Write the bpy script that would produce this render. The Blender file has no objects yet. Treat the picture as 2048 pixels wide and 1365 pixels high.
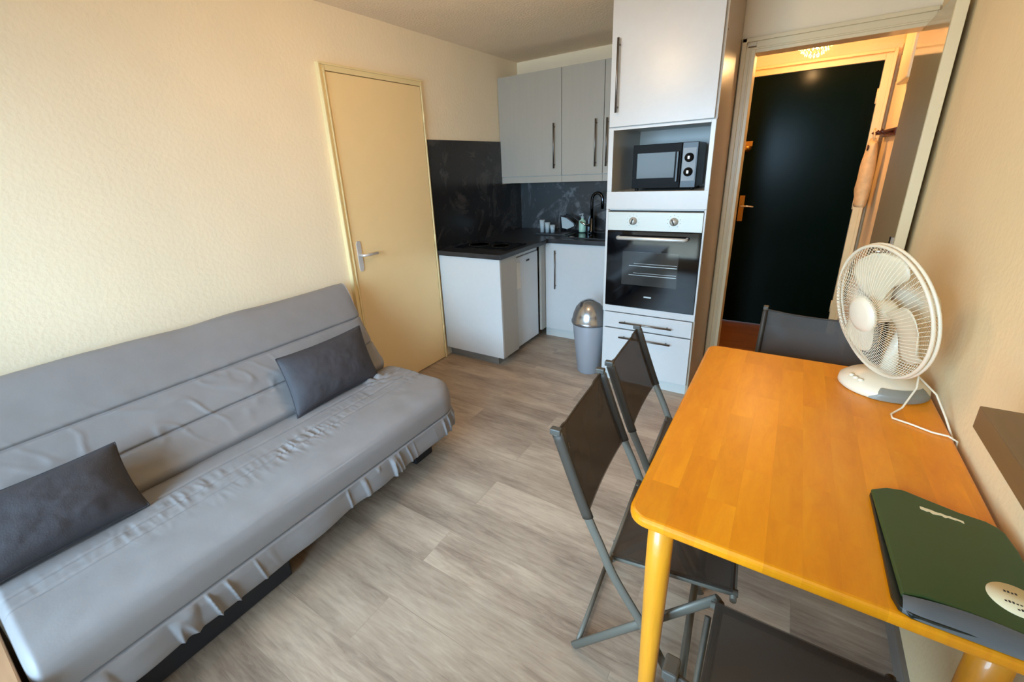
import bpy, math, random
from mathutils import Matrix, Vector, noise
random.seed(7)
SC = bpy.context.scene
COL = SC.collection
PI = math.pi

# ---------------------------------------------------------------- camera
cam_d = bpy.data.cameras.new('camera')
cam = bpy.data.objects.new('camera', cam_d)
COL.objects.link(cam)
cam_d.sensor_fit = 'HORIZONTAL'
cam_d.sensor_width = 36.0
cam_d.lens = 873.4 / 2048 * 36.0
cam_d.shift_x = (1024 - 992.54) / 2048
cam_d.shift_y = (647.03 - 682.5) / 2048
cam_d.clip_start = 0.02
cam.matrix_world = (Matrix.Translation((2.306, 0.0, 1.5)) @ Matrix.Rotation(0.599057, 4, 'Z')
                    @ Matrix.Rotation(1.227366, 4, 'X') @ Matrix.Rotation(-0.0518407, 4, 'Z'))
SC.camera = cam

# ---------------------------------------------------------------- colour management
vs = SC.view_settings
SC.display_settings.display_device = 'sRGB'
vs.view_transform = 'Standard'
vs.look = 'None'
vs.gamma = 1.0
vs.use_curve_mapping = False
vs.exposure = 0.0

# ---------------------------------------------------------------- world and daylight
world = bpy.data.worlds.new('world')
SC.world = world
world.use_nodes = True
bg = world.node_tree.nodes['Background']
bg.inputs['Color'].default_value = (0.60, 0.80, 1.0, 1)
bg.inputs['Strength'].default_value = 2.0


def area(name, loc, rot, sx, sy, power, color):
    l = bpy.data.lights.new(name, 'AREA')
    l.shape = 'RECTANGLE'
    l.size, l.size_y = sx, sy
    l.energy = power
    l.color = color
    o = bpy.data.objects.new(name, l)
    o.location, o.rotation_euler = loc, rot
    COL.objects.link(o)
    return o


def point(name, loc, power, color, radius):
    l = bpy.data.lights.new(name, 'POINT')
    l.energy, l.color, l.shadow_soft_size = power, color, radius
    o = bpy.data.objects.new(name, l)
    o.location = loc
    COL.objects.link(o)
    return o


# daylight through the two glazed doors behind the camera
WX0, WX1, WZ0, WZ1, WY = 0.30, 2.20, 0.10, 2.00, -1.00
area('daylight_sky', (1.2, WY - 2.4, 2.5), (math.radians(74), 0, 0), 4.6, 3.0, 1500, (0.46, 0.735, 1.0))

# ---------------------------------------------------------------- node helpers
MATS = {}


def rgb(r, g, b):
    def f(c):
        c /= 255
        return c / 12.92 if c <= 0.04045 else ((c + 0.055) / 1.055) ** 2.4
    return (f(r), f(g), f(b), 1)


def mat(name, col, rough=0.5, metal=0.0, spec=0.5, noise_amt=0.0, noise_scale=8, bump=0.0, bump_scale=60,
        stretch=None, emit=None, emit_s=0, coat=0.0, alpha=1.0, trans=0.0, coat_rough=0.05, detail=4):
    if name in MATS:
        return MATS[name]
    m = bpy.data.materials.new(name)
    m.use_nodes = True
    nt = m.node_tree
    b = nt.nodes['Principled BSDF']
    b.inputs['Base Color'].default_value = col
    b.inputs['Roughness'].default_value = rough
    b.inputs['Metallic'].default_value = metal
    b.inputs['Specular IOR Level'].default_value = spec
    b.inputs['Coat Weight'].default_value = coat
    b.inputs['Coat Roughness'].default_value = coat_rough
    b.inputs['Alpha'].default_value = alpha
    b.inputs['Transmission Weight'].default_value = trans
    if emit:
        b.inputs['Emission Color'].default_value = emit
        b.inputs['Emission Strength'].default_value = emit_s
    tc = nt.nodes.new('ShaderNodeTexCoord')
    vec = tc.outputs['Object']
    if stretch:
        mp = nt.nodes.new('ShaderNodeMapping')
        mp.inputs['Scale'].default_value = stretch
        nt.links.new(vec, mp.inputs['Vector'])
        vec = mp.outputs['Vector']
    n = nt.nodes.new('ShaderNodeTexNoise')
    n.inputs['Scale'].default_value = noise_scale
    n.inputs['Detail'].default_value = detail
    nt.links.new(vec, n.inputs['Vector'])
    r = nt.nodes.new('ShaderNodeValToRGB')
    a = max(noise_amt, 0.01)
    r.color_ramp.elements[0].position = 0.3
    r.color_ramp.elements[1].position = 0.7
    r.color_ramp.elements[0].color = tuple(c * (1 - a) for c in col[:3]) + (1,)
    r.color_ramp.elements[1].color = tuple(min(1, c * (1 + a)) for c in col[:3]) + (1,)
    nt.links.new(n.outputs['Fac'], r.inputs['Fac'])
    nt.links.new(r.outputs['Color'], b.inputs['Base Color'])
    if bump:
        n2 = nt.nodes.new('ShaderNodeTexNoise')
        n2.inputs['Scale'].default_value = bump_scale
        n2.inputs['Detail'].default_value = 5
        nt.links.new(vec, n2.inputs['Vector'])
        bp = nt.nodes.new('ShaderNodeBump')
        bp.inputs['Strength'].default_value = bump
        bp.inputs['Distance'].default_value = 0.01
        nt.links.new(n2.outputs['Fac'], bp.inputs['Height'])
        nt.links.new(bp.outputs['Normal'], b.inputs['Normal'])
    MATS[name] = m
    return m


def plank_mat(name, cols, plank_len, plank_w, along='X', rough=0.5, grain=26, groove=0.004, coat=0.0, grain_amt=0.5,
              dark=0.45, knots=False, crough=0.2):
    """planks / staves: brick layout picks one tone per board, stretched noise gives the grain"""
    m = bpy.data.materials.new(name)
    m.use_nodes = True
    nt = m.node_tree
    L = nt.links.new
    N = nt.nodes.new
    b = nt.nodes['Principled BSDF']
    b.inputs['Roughness'].default_value = rough
    b.inputs['Coat Weight'].default_value = coat
    b.inputs['Coat Roughness'].default_value = crough
    tc = N('ShaderNodeTexCoord')
    mp = N('ShaderNodeMapping')
    if along == 'Y':
        mp.inputs['Rotation'].default_value = (0, 0, PI / 2)
    L(tc.outputs['Object'], mp.inputs['Vector'])
    br = N('ShaderNodeTexBrick')
    br.offset = 0.37
    br.offset_frequency = 2
    br.inputs['Scale'].default_value = 1.0
    br.inputs['Brick Width'].default_value = plank_len
    br.inputs['Row Height'].default_value = plank_w
    br.inputs['Mortar Size'].default_value = groove
    br.inputs['Mortar Smooth'].default_value = 0.6
    br.inputs['Color1'].default_value = (0, 0, 0, 1)
    br.inputs['Color2'].default_value = (1, 1, 1, 1)
    br.inputs['Mortar'].default_value = (0.5, 0.5, 0.5, 1)
    L(mp.outputs['Vector'], br.inputs['Vector'])
    # per-board offset of the grain
    sc = N('ShaderNodeVectorMath')
    sc.operation = 'SCALE'
    sc.inputs['Scale'].default_value = 9.0
    L(br.outputs['Color'], sc.inputs[0])
    ad = N('ShaderNodeVectorMath')
    L(mp.outputs['Vector'], ad.inputs[0])
    L(sc.outputs[0], ad.inputs[1])
    m2 = N('ShaderNodeMapping')
    m2.inputs['Scale'].default_value = (3.4, grain, 1)
    L(ad.outputs[0], m2.inputs['Vector'])
    n1 = N('ShaderNodeTexNoise')
    n1.inputs['Scale'].default_value = 2.0
    n1.inputs['Detail'].default_value = 8
    n1.inputs['Roughness'].default_value = 0.74
    n1.inputs['Distortion'].default_value = 0.6 if knots else 0.5
    L(m2.outputs['Vector'], n1.inputs['Vector'])
    m3 = N('ShaderNodeMapping')
    m3.inputs['Scale'].default_value = (0.9, 3.0, 1)
    L(ad.outputs[0], m3.inputs['Vector'])
    n2 = N('ShaderNodeTexNoise')
    n2.inputs['Scale'].default_value = 2.2
    n2.inputs['Detail'].default_value = 3
    L(m3.outputs['Vector'], n2.inputs['Vector'])
    mixf = N('ShaderNodeMix')
    mixf.inputs['Factor'].default_value = 0.5
    L(n1.outputs['Fac'], mixf.inputs[2])
    L(n2.outputs['Fac'], mixf.inputs[3])
    rp = N('ShaderNodeValToRGB')
    els = rp.color_ramp.elements
    els[0].position, els[0].color = 0.30, cols[0]
    els[1].position, els[1].color = 0.72, cols[2]
    e = els.new(0.5)
    e.color = cols[1]
    L(mixf.outputs[0], rp.inputs['Fac'])
    # board to board brightness
    hv = N('ShaderNodeHueSaturation')
    mr = N('ShaderNodeMapRange')
    mr.inputs['To Min'].default_value = 1 - grain_amt * 0.35
    mr.inputs['To Max'].default_value = 1 + grain_amt * 0.30
    L(br.outputs['Color'], mr.inputs['Value'])
    L(mr.outputs[0], hv.inputs['Value'])
    L(rp.outputs['Color'], hv.inputs['Color'])
    gm = N('ShaderNodeMix')
    gm.data_type = 'RGBA'
    gm.blend_type = 'MULTIPLY'
    L(br.outputs['Fac'], gm.inputs[0])
    L(hv.outputs['Color'], gm.inputs[6])
    gm.inputs[7].default_value = (dark, dark, dark, 1)
    L(gm.outputs[2], b.inputs['Base Color'])
    bp = N('ShaderNodeBump')
    bp.inputs['Strength'].default_value = 0.12
    bp.inputs['Distance'].default_value = 0.004
    L(n1.outputs['Fac'], bp.inputs['Height'])
    L(bp.outputs['Normal'], b.inputs['Normal'])
    return m


def slate_mat(name, base, vein, rough=0.22):
    m = bpy.data.materials.new(name)
    m.use_nodes = True
    nt = m.node_tree
    L, N = nt.links.new, nt.nodes.new
    b = nt.nodes['Principled BSDF']
    b.inputs['Roughness'].default_value = rough
    tc = N('ShaderNodeTexCoord')
    n = N('ShaderNodeTexNoise')
    n.inputs['Scale'].default_value = 3.0
    n.inputs['Detail'].default_value = 9
    n.inputs['Roughness'].default_value = 0.7
    n.inputs['Distortion'].default_value = 1.6
    L(tc.outputs['Object'], n.inputs['Vector'])
    r = N('ShaderNodeValToRGB')
    e = r.color_ramp.elements
    e[0].position, e[0].color = 0.42, base
    e[1].position, e[1].color = 0.80, base
    v = e.new(0.60)
    v.color = vein
    w = e.new(0.50)
    w.color = base
    L(n.outputs['Fac'], r.inputs['Fac'])
    L(r.outputs['Color'], b.inputs['Base Color'])
    bp = N('ShaderNodeBump')
    bp.inputs['Strength'].default_value = 0.25
    bp.inputs['Distance'].default_value = 0.004
    L(n.outputs['Fac'], bp.inputs['Height'])
    L(bp.outputs['Normal'], b.inputs['Normal'])
    return m


# ---------------------------------------------------------------- materials
M_WALL = mat('cream_wall_paint', rgb(246, 226, 194), 0.85, noise_amt=0.02, noise_scale=3, bump=0.16, bump_scale=55)
M_WALLR = mat('cream_wall_paint_right', rgb(246, 220, 172), 0.85, noise_amt=0.02, noise_scale=3, bump=0.16, bump_scale=55)
M_CEIL = mat('ceiling_paint', rgb(246, 222, 192), 0.9, noise_amt=0.03, noise_scale=5, bump=0.7, bump_scale=75)
M_DOORY = mat('beige_door_paint', rgb(246, 214, 158), 0.45, noise_amt=0.01)
M_FRAMEY = mat('pale_yellow_frame_paint', rgb(238, 214, 160), 0.45)
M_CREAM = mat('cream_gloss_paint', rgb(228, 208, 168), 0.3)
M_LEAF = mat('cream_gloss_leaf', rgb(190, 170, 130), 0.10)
M_GREEN = mat('dark_green_door_paint', rgb(5, 16, 10), 0.2, spec=0.05, noise_amt=0.12, noise_scale=4, stretch=(6, 6, 0.6))
M_FLOOR = plank_mat('grey_oak_planks', (rgb(112, 92, 78), rgb(168, 146, 125), rgb(202, 181, 157)), 1.25, 0.185,
                    'X', 0.42, grain=30, groove=0.0012, grain_amt=0.32, dark=0.78, knots=True)
M_HFLOOR = plank_mat('brown_wood_floor', (rgb(92, 56, 26), rgb(128, 80, 36), rgb(150, 96, 46)), 0.9, 0.12, 'X', 0.35,
                     groove=0.003)
M_TABLE = plank_mat('honey_butcher_block', (rgb(212, 122, 0), rgb(228, 140, 0), rgb(240, 158, 16)), 0.42, 0.062, 'Y',
                    0.36, grain=14, groove=0.0003, grain_amt=0.22, dark=0.9, coat=0.12, crough=0.25)
M_TLEG = mat('honey_wood', rgb(228, 148, 30), 0.4, noise_amt=0.12, noise_scale=6, stretch=(8, 8, 0.8), coat=0.3)
M_LAM = mat('white_laminate', rgb(198, 195, 192), 0.30, spec=0.55, noise_amt=0.012, noise_scale=30)
M_LAMG = mat('light_grey_laminate', rgb(170, 162, 150), 0.32, noise_amt=0.02, noise_scale=3, stretch=(12, 12, 0.7))
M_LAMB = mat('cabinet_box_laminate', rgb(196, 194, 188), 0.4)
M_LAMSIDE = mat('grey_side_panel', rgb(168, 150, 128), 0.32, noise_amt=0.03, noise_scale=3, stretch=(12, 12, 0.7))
M_PLINTH = mat('grey_brown_plinth', rgb(128, 118, 108), 0.5, noise_amt=0.1, noise_scale=6, stretch=(1, 1, 6))
M_STEEL = mat('brushed_steel', rgb(196, 194, 188), 0.34, 0.55, noise_amt=0.05, noise_scale=20, stretch=(0.5, 0.5, 30))
M_HANDLE = mat('satin_handle_steel', rgb(128, 122, 116), 0.38, 1.0)
M_OVENP = mat('oven_panel_steel', rgb(188, 186, 176), 0.42, 0.25, noise_amt=0.03, noise_scale=20, stretch=(0.6, 1, 30))
M_BLACKG = mat('black_glass', rgb(8, 8, 10), 0.05)
M_OVENW = mat('oven_window_glass', rgb(52, 52, 50), 0.06)
M_RACKL = mat('oven_rack_wire', rgb(190, 190, 185), 0.3, 1.0)
M_BLACK = mat('black_plastic', rgb(16, 15, 15), 0.35)
M_GAP = mat('dark_gap', rgb(40, 40, 42), 0.7)
M_SLATE = slate_mat('dark_slate_panel', rgb(34, 31, 30), rgb(62, 58, 55), 0.2)
M_SLATEB = slate_mat('grey_slate_panel', rgb(48, 50, 52), rgb(104, 106, 108), 0.3)
M_WORK = slate_mat('charcoal_worktop', rgb(38, 38, 40), rgb(50, 50, 52), 0.3)
M_FRIDGE = mat('white_enamel', rgb(222, 224, 226), 0.3)
M_TAG = mat('paper_label', rgb(246, 246, 244), 0.7)
M_TAPCH = mat('dark_chrome', rgb(70, 72, 76), 0.12, 1.0)
M_BIN = mat('silver_bin_metal', rgb(176, 180, 188), 0.36, 0.4)
M_BIND = mat('silver_bin_dome', rgb(176, 178, 182), 0.2, 0.9)
M_COVER = mat('grey_sofa_cover', rgb(134, 129, 128), 0.55, noise_amt=0.03, noise_scale=14, bump=0.03, bump_scale=150)
M_COVERS = mat('grey_sofa_seam', rgb(110, 110, 114), 0.7)
M_PILL = mat('charcoal_cushion_fabric', rgb(60, 57, 61), 0.72, noise_amt=0.05, noise_scale=10, bump=0.12, bump_scale=200)
M_SOFAB = mat('black_sofa_base', rgb(28, 28, 32), 0.6)
M_CHAIRM = mat('grey_chair_metal', rgb(112, 107, 96), 0.42, 0.35)
M_CHAIRD = mat('chair_end_cap', rgb(70, 66, 60), 0.5)
M_FANW = mat('cream_white_plastic', rgb(236, 222, 196), 0.35)
M_FANG = mat('grey_fan_plastic', rgb(132, 128, 116), 0.35)
M_FANB = mat('fan_blade_plastic', rgb(228, 212, 180), 0.4)
M_WIRE = mat('white_fan_wire', rgb(232, 216, 188), 0.4)
M_FOLD = mat('green_folder_plastic', rgb(50, 72, 34), 0.42, noise_amt=0.03, noise_scale=5)
M_FOLDE = mat('grey_folder_edge', rgb(98, 98, 98), 0.22)
M_FOLDD = mat('dark_folder_edge', rgb(26, 30, 24), 0.4)
M_STK = mat('cream_sticker', rgb(232, 214, 172), 0.6)
M_INK = mat('dark_ink', rgb(52, 48, 44), 0.7)
M_SHELF = mat('dark_brown_shelf', rgb(116, 90, 58), 0.42, noise_amt=0.12, noise_scale=4, stretch=(8, 0.8, 8))
M_ALU = mat('pale_aluminium', rgb(222, 214, 208), 0.35, 0.4)
M_BRASS = mat('brass', rgb(190, 150, 80), 0.3, 1.0)
M_CHROME = mat('chrome', rgb(206, 206, 206), 0.18, 1.0)
M_REDBR = mat('dark_red_wood', rgb(74, 28, 16), 0.4)
M_CLOTH = mat('cream_cloth', rgb(222, 190, 140), 0.85, noise_amt=0.10, noise_scale=25)
M_SWITCH = mat('grey_switch_plastic', rgb(112, 100, 82), 0.4)
M_BOXP = mat('ivory_box_plastic', rgb(222, 204, 160), 0.4)
M_MWD = mat('microwave_front', rgb(12, 12, 12), 0.5, spec=0.12)
M_SSTRIP = mat('silver_plastic', rgb(140, 144, 148), 0.45)
M_MWW = mat('microwave_window', rgb(92, 94, 92), 0.12, spec=0.10)
M_CHEST = mat('tan_wood', rgb(176, 134, 98), 0.5, noise_amt=0.14, noise_scale=5, stretch=(1, 10, 1))
M_SOAPG = mat('pale_green_label', rgb(176, 214, 190), 0.4)
M_SOAPB = mat('pale_blue_bottle', rgb(150, 160, 176), 0.25)
M_RACKP = mat('pale_grey_plastic', rgb(168, 180, 184), 0.4)
M_DARKP = mat('dark_grey_plastic', rgb(44, 46, 50), 0.4)
M_GLASSL = mat('lamp_glass', rgb(250, 235, 200), 0.4, emit=(1.0, 0.70, 0.38, 1), emit_s=52.0)
M_BULB = mat('bulb_glow', rgb(255, 240, 200), 0.4, emit=(1.0, 0.86, 0.6, 1), emit_s=52.0)
M_CRYST = mat('crystal_beads', rgb(250, 225, 130), 0.08, spec=0.8, emit=(1.0, 0.8, 0.3, 1), emit_s=0.35)
M_PIPE = mat('white_window_frame', rgb(226, 226, 224), 0.4)

# mesh fabric of the folding chairs: woven, slightly see-through
M_MESH = mat('brown_grey_mesh_fabric', rgb(66, 56, 46), 0.6)
_nt = M_MESH.node_tree
_b = _nt.nodes['Principled BSDF']
_tr = _nt.nodes.new('ShaderNodeBsdfTransparent')
_mx = _nt.nodes.new('ShaderNodeMixShader')
_mx.inputs[0].default_value = 0.76
_nt.links.new(_tr.outputs[0], _mx.inputs[1])
_nt.links.new(_b.outputs[0], _mx.inputs[2])
_nt.links.new(_mx.outputs[0], _nt.nodes['Material Output'].inputs[0])
# window panes: clear with a faint reflection
M_PANE = bpy.data.materials.new('window_pane')
M_PANE.use_nodes = True
_nt = M_PANE.node_tree
_tr = _nt.nodes.new('ShaderNodeBsdfTransparent')
_gl = _nt.nodes.new('ShaderNodeBsdfGlossy')
_gl.inputs['Roughness'].default_value = 0.02
_fr = _nt.nodes.new('ShaderNodeFresnel')
_mx = _nt.nodes.new('ShaderNodeMixShader')
_nt.links.new(_fr.outputs[0], _mx.inputs[0])
_nt.links.new(_tr.outputs[0], _mx.inputs[1])
_nt.links.new(_gl.outputs[0], _mx.inputs[2])
_nt.links.new(_mx.outputs[0], _nt.nodes['Material Output'].inputs[0])

# ---------------------------------------------------------------- mesh helpers
ROOT = {}          # object name -> location of the thing it belongs to


class MB:
    def __init__(s):
        s.v, s.f, s.sm = [], [], []

    def add(s, vs_, fs, smooth=False):
        k = len(s.v)
        s.v += [tuple(p) for p in vs_]
        s.f += [tuple(i + k for i in f) for f in fs]
        s.sm += [smooth] * len(fs)
        return s

    def box(s, x0, x1, y0, y1, z0, z1):
        return s.add([(x0, y0, z0), (x1, y0, z0), (x1, y1, z0), (x0, y1, z0), (x0, y0, z1), (x1, y0, z1), (x1, y1, z1),
                      (x0, y1, z1)],
                     [(3, 2, 1, 0), (4, 5, 6, 7), (0, 1, 5, 4), (1, 2, 6, 5), (2, 3, 7, 6), (3, 0, 4, 7)])

    def prism(s, poly, z0, z1, axis='z', smooth=False):
        n = len(poly)

        def P(a, b, c):
            return {'z': (a, b, c), 'y': (a, c, b), 'x': (c, a, b)}[axis]
        vs_ = [P(a, b, z0) for a, b in poly] + [P(a, b, z1) for a, b in poly]
        k = len(s.v)
        s.v += vs_
        s.f += [tuple(k + i for i in reversed(range(n))), tuple(k + n + i for i in range(n))]
        s.sm += [False, False]
        for i in range(n):
            j = (i + 1) % n
            s.f.append((k + i, k + j, k + n + j, k + n + i))
            s.sm.append(smooth)
        return s

    def tube(s, path, r, n=10, r2=None, closed=False, cap=True, up=None):
        """round (or oval, r along side / r2 along up) tube along a path"""
        pts = [Vector(p) for p in path]
        m = len(pts)
        rings = []
        prev = None
        for i, p in enumerate(pts):
            if closed:
                t = (pts[(i + 1) % m] - pts[i - 1]).normalized()
            else:
                t = (pts[min(i + 1, m - 1)] - pts[max(i - 1, 0)]).normalized()
            if up is not None:
                a = Vector(up)
                side = t.cross(a).normalized()
            elif prev is None:
                a = Vector((0, 0, 1)) if abs(t.z) < 0.9 else Vector((1, 0, 0))
                side = t.cross(a).normalized()
            else:
                side = (prev - t * prev.dot(t)).normalized()
            prev = side
            u = side.cross(t).normalized()
            rr = r[i] if isinstance(r, (list, tuple)) else r
            ru = (r2 if r2 is not None else rr)
            rings.append([p + side * (math.cos(2 * PI * k / n) * rr) + u * (math.sin(2 * PI * k / n) * ru) for k in
                          range(n)])
        vs_ = [tuple(q) for R in rings for q in R]
        fs = []
        for i in range(m if closed else m - 1):
            j = (i + 1) % m
            for k in range(n):
                l = (k + 1) % n
                fs.append((i * n + k, i * n + l, j * n + l, j * n + k))
        s.add(vs_, fs, True)
        if cap and not closed:
            b = len(s.v) - m * n
            s.f += [tuple(b + k for k in reversed(range(n))), tuple(b + (m - 1) * n + k for k in range(n))]
            s.sm += [False, False]
        return s

    def lathe(s, prof, c=(0, 0, 0), n=32, axis='z', mtx=None):
        """prof = [(radius, height)], revolved"""
        vs_ = []
        for r, h in prof:
            for k in range(n):
                a = 2 * PI * k / n
                p = Vector((r * math.cos(a), r * math.sin(a), h))
                if mtx is not None:
                    p = mtx @ p
                vs_.append((p.x + c[0], p.y + c[1], p.z + c[2]))
        fs = []
        for i in range(len(prof) - 1):
            for k in range(n):
                l = (k + 1) % n
                fs.append((i * n + k, i * n + l, (i + 1) * n + l, (i + 1) * n + k))
        s.add(vs_, fs, True)
        b = len(s.v) - len(vs_)
        if prof[0][0] > 1e-5:
            s.f.append(tuple(b + k for k in reversed(range(n))))
            s.sm.append(False)
        if prof[-1][0] > 1e-5:
            e = b + (len(prof) - 1) * n
            s.f.append(tuple(e + k for k in range(n)))
            s.sm.append(False)
        return s

    def grid(s, fn, nu, nv, closed_u=False):
        vs_ = [tuple(fn(i / (nu if closed_u else nu - 1), j / (nv - 1))) for j in range(nv) for i in range(nu)]
        fs = []
        for j in range(nv - 1):
            for i in range(nu if closed_u else nu - 1):
                k = (i + 1) % nu
                fs.append((j * nu + i, j * nu + k, (j + 1) * nu + k, (j + 1) * nu + i))
        return s.add(vs_, fs, True)

    def build(s, name, m, parent=None, bevel=0.0, seg=2, local=False, mtx=None):
        me = bpy.data.meshes.new(name)
        L = Vector((0, 0, 0))
        if parent is not None and not local:
            L = ROOT.get(parent.name, Vector((0, 0, 0)))
        vs_ = s.v
        if mtx is not None:
            vs_ = [tuple(mtx @ Vector(p)) for p in vs_]
        me.from_pydata([(a - L.x, b - L.y, c - L.z) for a, b, c in vs_], [], s.f)
        me.validate()
        me.update()
        for p, q in zip(me.polygons, s.sm):
            p.use_smooth = q
        o = bpy.data.objects.new(name, me)
        me.materials.append(m)
        COL.objects.link(o)
        if parent is not None:
            o.parent = parent
            ROOT[o.name] = L
        if bevel:
            b = o.modifiers.new('bevel', 'BEVEL')
            b.width, b.segments, b.limit_method, b.angle_limit = bevel, seg, 'ANGLE', 0.6
            b.harden_normals = False
        return o


def B(*a):
    return MB().box(*a)


def tag(o, label, cat, group=None, kind=None):
    o['label'] = label
    o['category'] = cat
    if group:
        o['group'] = group
    if kind:
        o['kind'] = kind
    return o


def thing(name, label, cat, loc=(0, 0, 0), rz=0, group=None):
    o = bpy.data.objects.new(name, None)
    o.empty_display_size = 0.05
    COL.objects.link(o)
    o.location = loc
    o.rotation_euler = (0, 0, rz)
    ROOT[o.name] = Vector(loc)
    return tag(o, label, cat, group)


def struct(o):
    o['kind'] = 'structure'
    return o


def copy_tree(o, parent=None):
    c = o.copy()
    COL.objects.link(c)
    if parent is not None:
        c.parent = parent
    for ch in [q for q in bpy.data.objects if q.parent == o]:
        copy_tree(ch, c)
    return c


def bar_handle(p0, p1, out, parent, r=0.006, gap=0.03, m=None, name='handle'):
    """bar handle with two stand-offs; out = direction away from the door"""
    p0, p1, out = Vector(p0), Vector(p1), Vector(out)
    d = (p1 - p0).normalized()
    mb = MB()
    mb.tube([p0 + out * gap, p1 + out * gap], r, 10)
    for q in (p0 + d * 0.03, p1 - d * 0.03):
        mb.tube([q, q + out * gap], r * 0.8, 8)
    return mb.build(name, m or M_HANDLE, parent)


# ================================================================ ROOM
H = 2.385
RX = 2.775          # right wall
BY = 3.93           # kitchen back wall
PY = 3.40           # partition with the doorway
struct(B(-0.1, 3.0, WY - 0.2, 3.45, -0.1, 0).build('floor', M_FLOOR))
struct(B(-0.1, 1.30, 3.45, BY + 0.1, -0.1, 0).build('floor_kitchen', M_FLOOR))
struct(B(1.30, 3.0, 3.45, 4.75, -0.1, 0.0).build('floor_hall', M_HFLOOR))
struct(B(-0.1, 3.0, WY - 0.2, 4.75, H, H + 0.1).build('ceiling', M_CEIL))
struct(B(-0.12, 0, WY - 0.2, BY + 0.1, 0, H).build('wall_left', M_WALL))
struct(B(0, 1.40, BY, BY + 0.1, 0, H).build('wall_back', M_WALL))
struct(B(RX, RX + 0.12, WY - 0.2, 4.7, 0, H).build('wall_right', M_WALLR))
w = MB()
w.box(1.30, 1.93, 3.41, 3.50, 0, H).box(1.93, RX, 3.41, 3.50, 2.11, H)
struct(w.build('wall_partition', M_WALL))
struct(B(1.30, 1.40, 3.50, BY, 0, H).build('wall_side', M_WALL))
struct(B(1.62, 1.72, 3.50, 4.55, 0, H).build('wall_hall', M_WALL))
w = MB()
w.box(1.72, RX, 4.56, 4.66, 2.12, H).box(1.72, 1.80, 4.56, 4.66, 0, 2.12).box(2.74, RX, 4.56, 4.66, 0, 2.12)
struct(w.build('wall_hall_end', M_WALL))
w = MB()
w.box(0, WX0, WY - 0.1, WY, 0, H).box(WX1, RX, WY - 0.1, WY, 0, H)
w.box(WX0, WX1, WY - 0.1, WY, WZ1, H).box(WX0, WX1, WY - 0.1, WY, 0, WZ0)
struct(w.build('wall_rear', M_WALL))
struct(B(-1.5, 4.5, -6.0, WY - 0.2, -0.15, -0.05).build('floor_terrace', M_CEIL))
# window behind the camera
wn = MB()
for a, b_ in ((WX0, WX0 + 0.05), (1.27, 1.33), (WX1 - 0.05, WX1)):
    wn.box(a, b_, WY - 0.08, WY - 0.02, WZ0, WZ1)
wn.box(WX0, WX1, WY - 0.08, WY - 0.02, WZ1 - 0.05, WZ1).box(WX0, WX1, WY - 0.08, WY - 0.02, WZ0, WZ0 + 0.05)
win = struct(wn.build('window_1', M_PIPE))
for a, b_ in ((WX0 + 0.05, 1.27), (1.33, WX1 - 0.05)):
    B(a, b_, WY - 0.055, WY - 0.05, WZ0 + 0.05, WZ1 - 0.05).build('pane', M_PANE, win)

# baseboards
struct(B(0, 0.012, WY, 1.74, 0, 0.07).build('baseboard_left', M_PLINTH))
struct(B(RX - 0.012, RX, WY, 3.36, 0, 0.075).build('baseboard_right', M_PLINTH))

# ---- door_1: beige flush door in the left wall
tr = MB()
tr.box(0, 0.022, 1.745, 1.792, 0, 2.09).box(0, 0.022, 2.568, 2.58, 0, 2.09).box(0, 0.022, 1.792, 2.568, 2.052, 2.09)
tr.box(0.022, 0.030, 1.745, 1.756, 0, 2.09).box(0.022, 0.028, 1.775, 1.783, 0, 2.06)
tr.box(0.022, 0.030, 1.756, 2.58, 2.079, 2.09)
struct(tr.build('trim_1', M_FRAMEY, bevel=0.002))
d1 = struct(B(0.001, 0.018, 1.796, 2.562, 0.006, 2.048).build('door_1', M_DOORY, bevel=0.002))
hp = MB()
hp.prism([(1.818, 0.925), (1.826, 0.905), (1.846, 0.905), (1.854, 0.925), (1.854, 1.085), (1.846, 1.10), (1.826, 1.10),
          (1.818, 1.085)], 0.018, 0.024, 'x')
hpl = hp.build('handle_plate', M_ALU, d1, bevel=0.002)
hh = MB()
hh.tube([(0.022, 1.836, 1.01), (0.06, 1.836, 1.01), (0.068, 1.842, 1.01), (0.070, 1.86, 1.01), (0.068, 1.945, 1.008)],
        0.009, 10)
hh.build('door_handle', M_ALU, d1)
for z in (0.25, 1.0, 1.86):
    MB().tube([(0.024, 2.567, z - 0.04), (0.024, 2.567, z + 0.04)], 0.007, 10).build('hinge', M_FRAMEY, d1)

# ---- doorway trim, open leaf against the right wall
tr = MB()
tr.box(1.895, 1.975, 3.385, 3.52, 0, 2.10).box(1.975, 2.765, 3.385, 3.52, 2.067, 2.13).box(2.757, RX, 3.385, 3.52, 0, 2.13)
tr.box(1.900, 1.925, 3.372, 3.385, 0, 2.15).box(1.900, 2.765, 3.372, 3.385, 2.128, 2.15)
tr.box(1.945, 1.955, 3.378, 3.385, 0, 2.09).box(1.945, 2.765, 3.378, 3.385, 2.085, 2.095)
struct(tr.build('trim_3', M_CREAM, bevel=0.003))
d3 = struct(B(2.712, 2.752, 2.672, 3.384, 0.01, 2.050).build('door_3', M_CREAM, bevel=0.002))
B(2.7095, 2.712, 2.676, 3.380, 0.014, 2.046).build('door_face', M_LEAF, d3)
dh = MB()
dh.prism([(2.72, 0.93), (2.76, 0.93), (2.76, 1.10), (2.72, 1.10)], 2.7035, 2.7095, 'x')
dh.tube([(2.708, 2.74, 1.03), (2.665, 2.74, 1.03), (2.660, 2.75, 1.03), (2.660, 2.84, 1.03)], 0.009, 10)
dh.build('door_handle', M_CHROME, d3)

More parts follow.
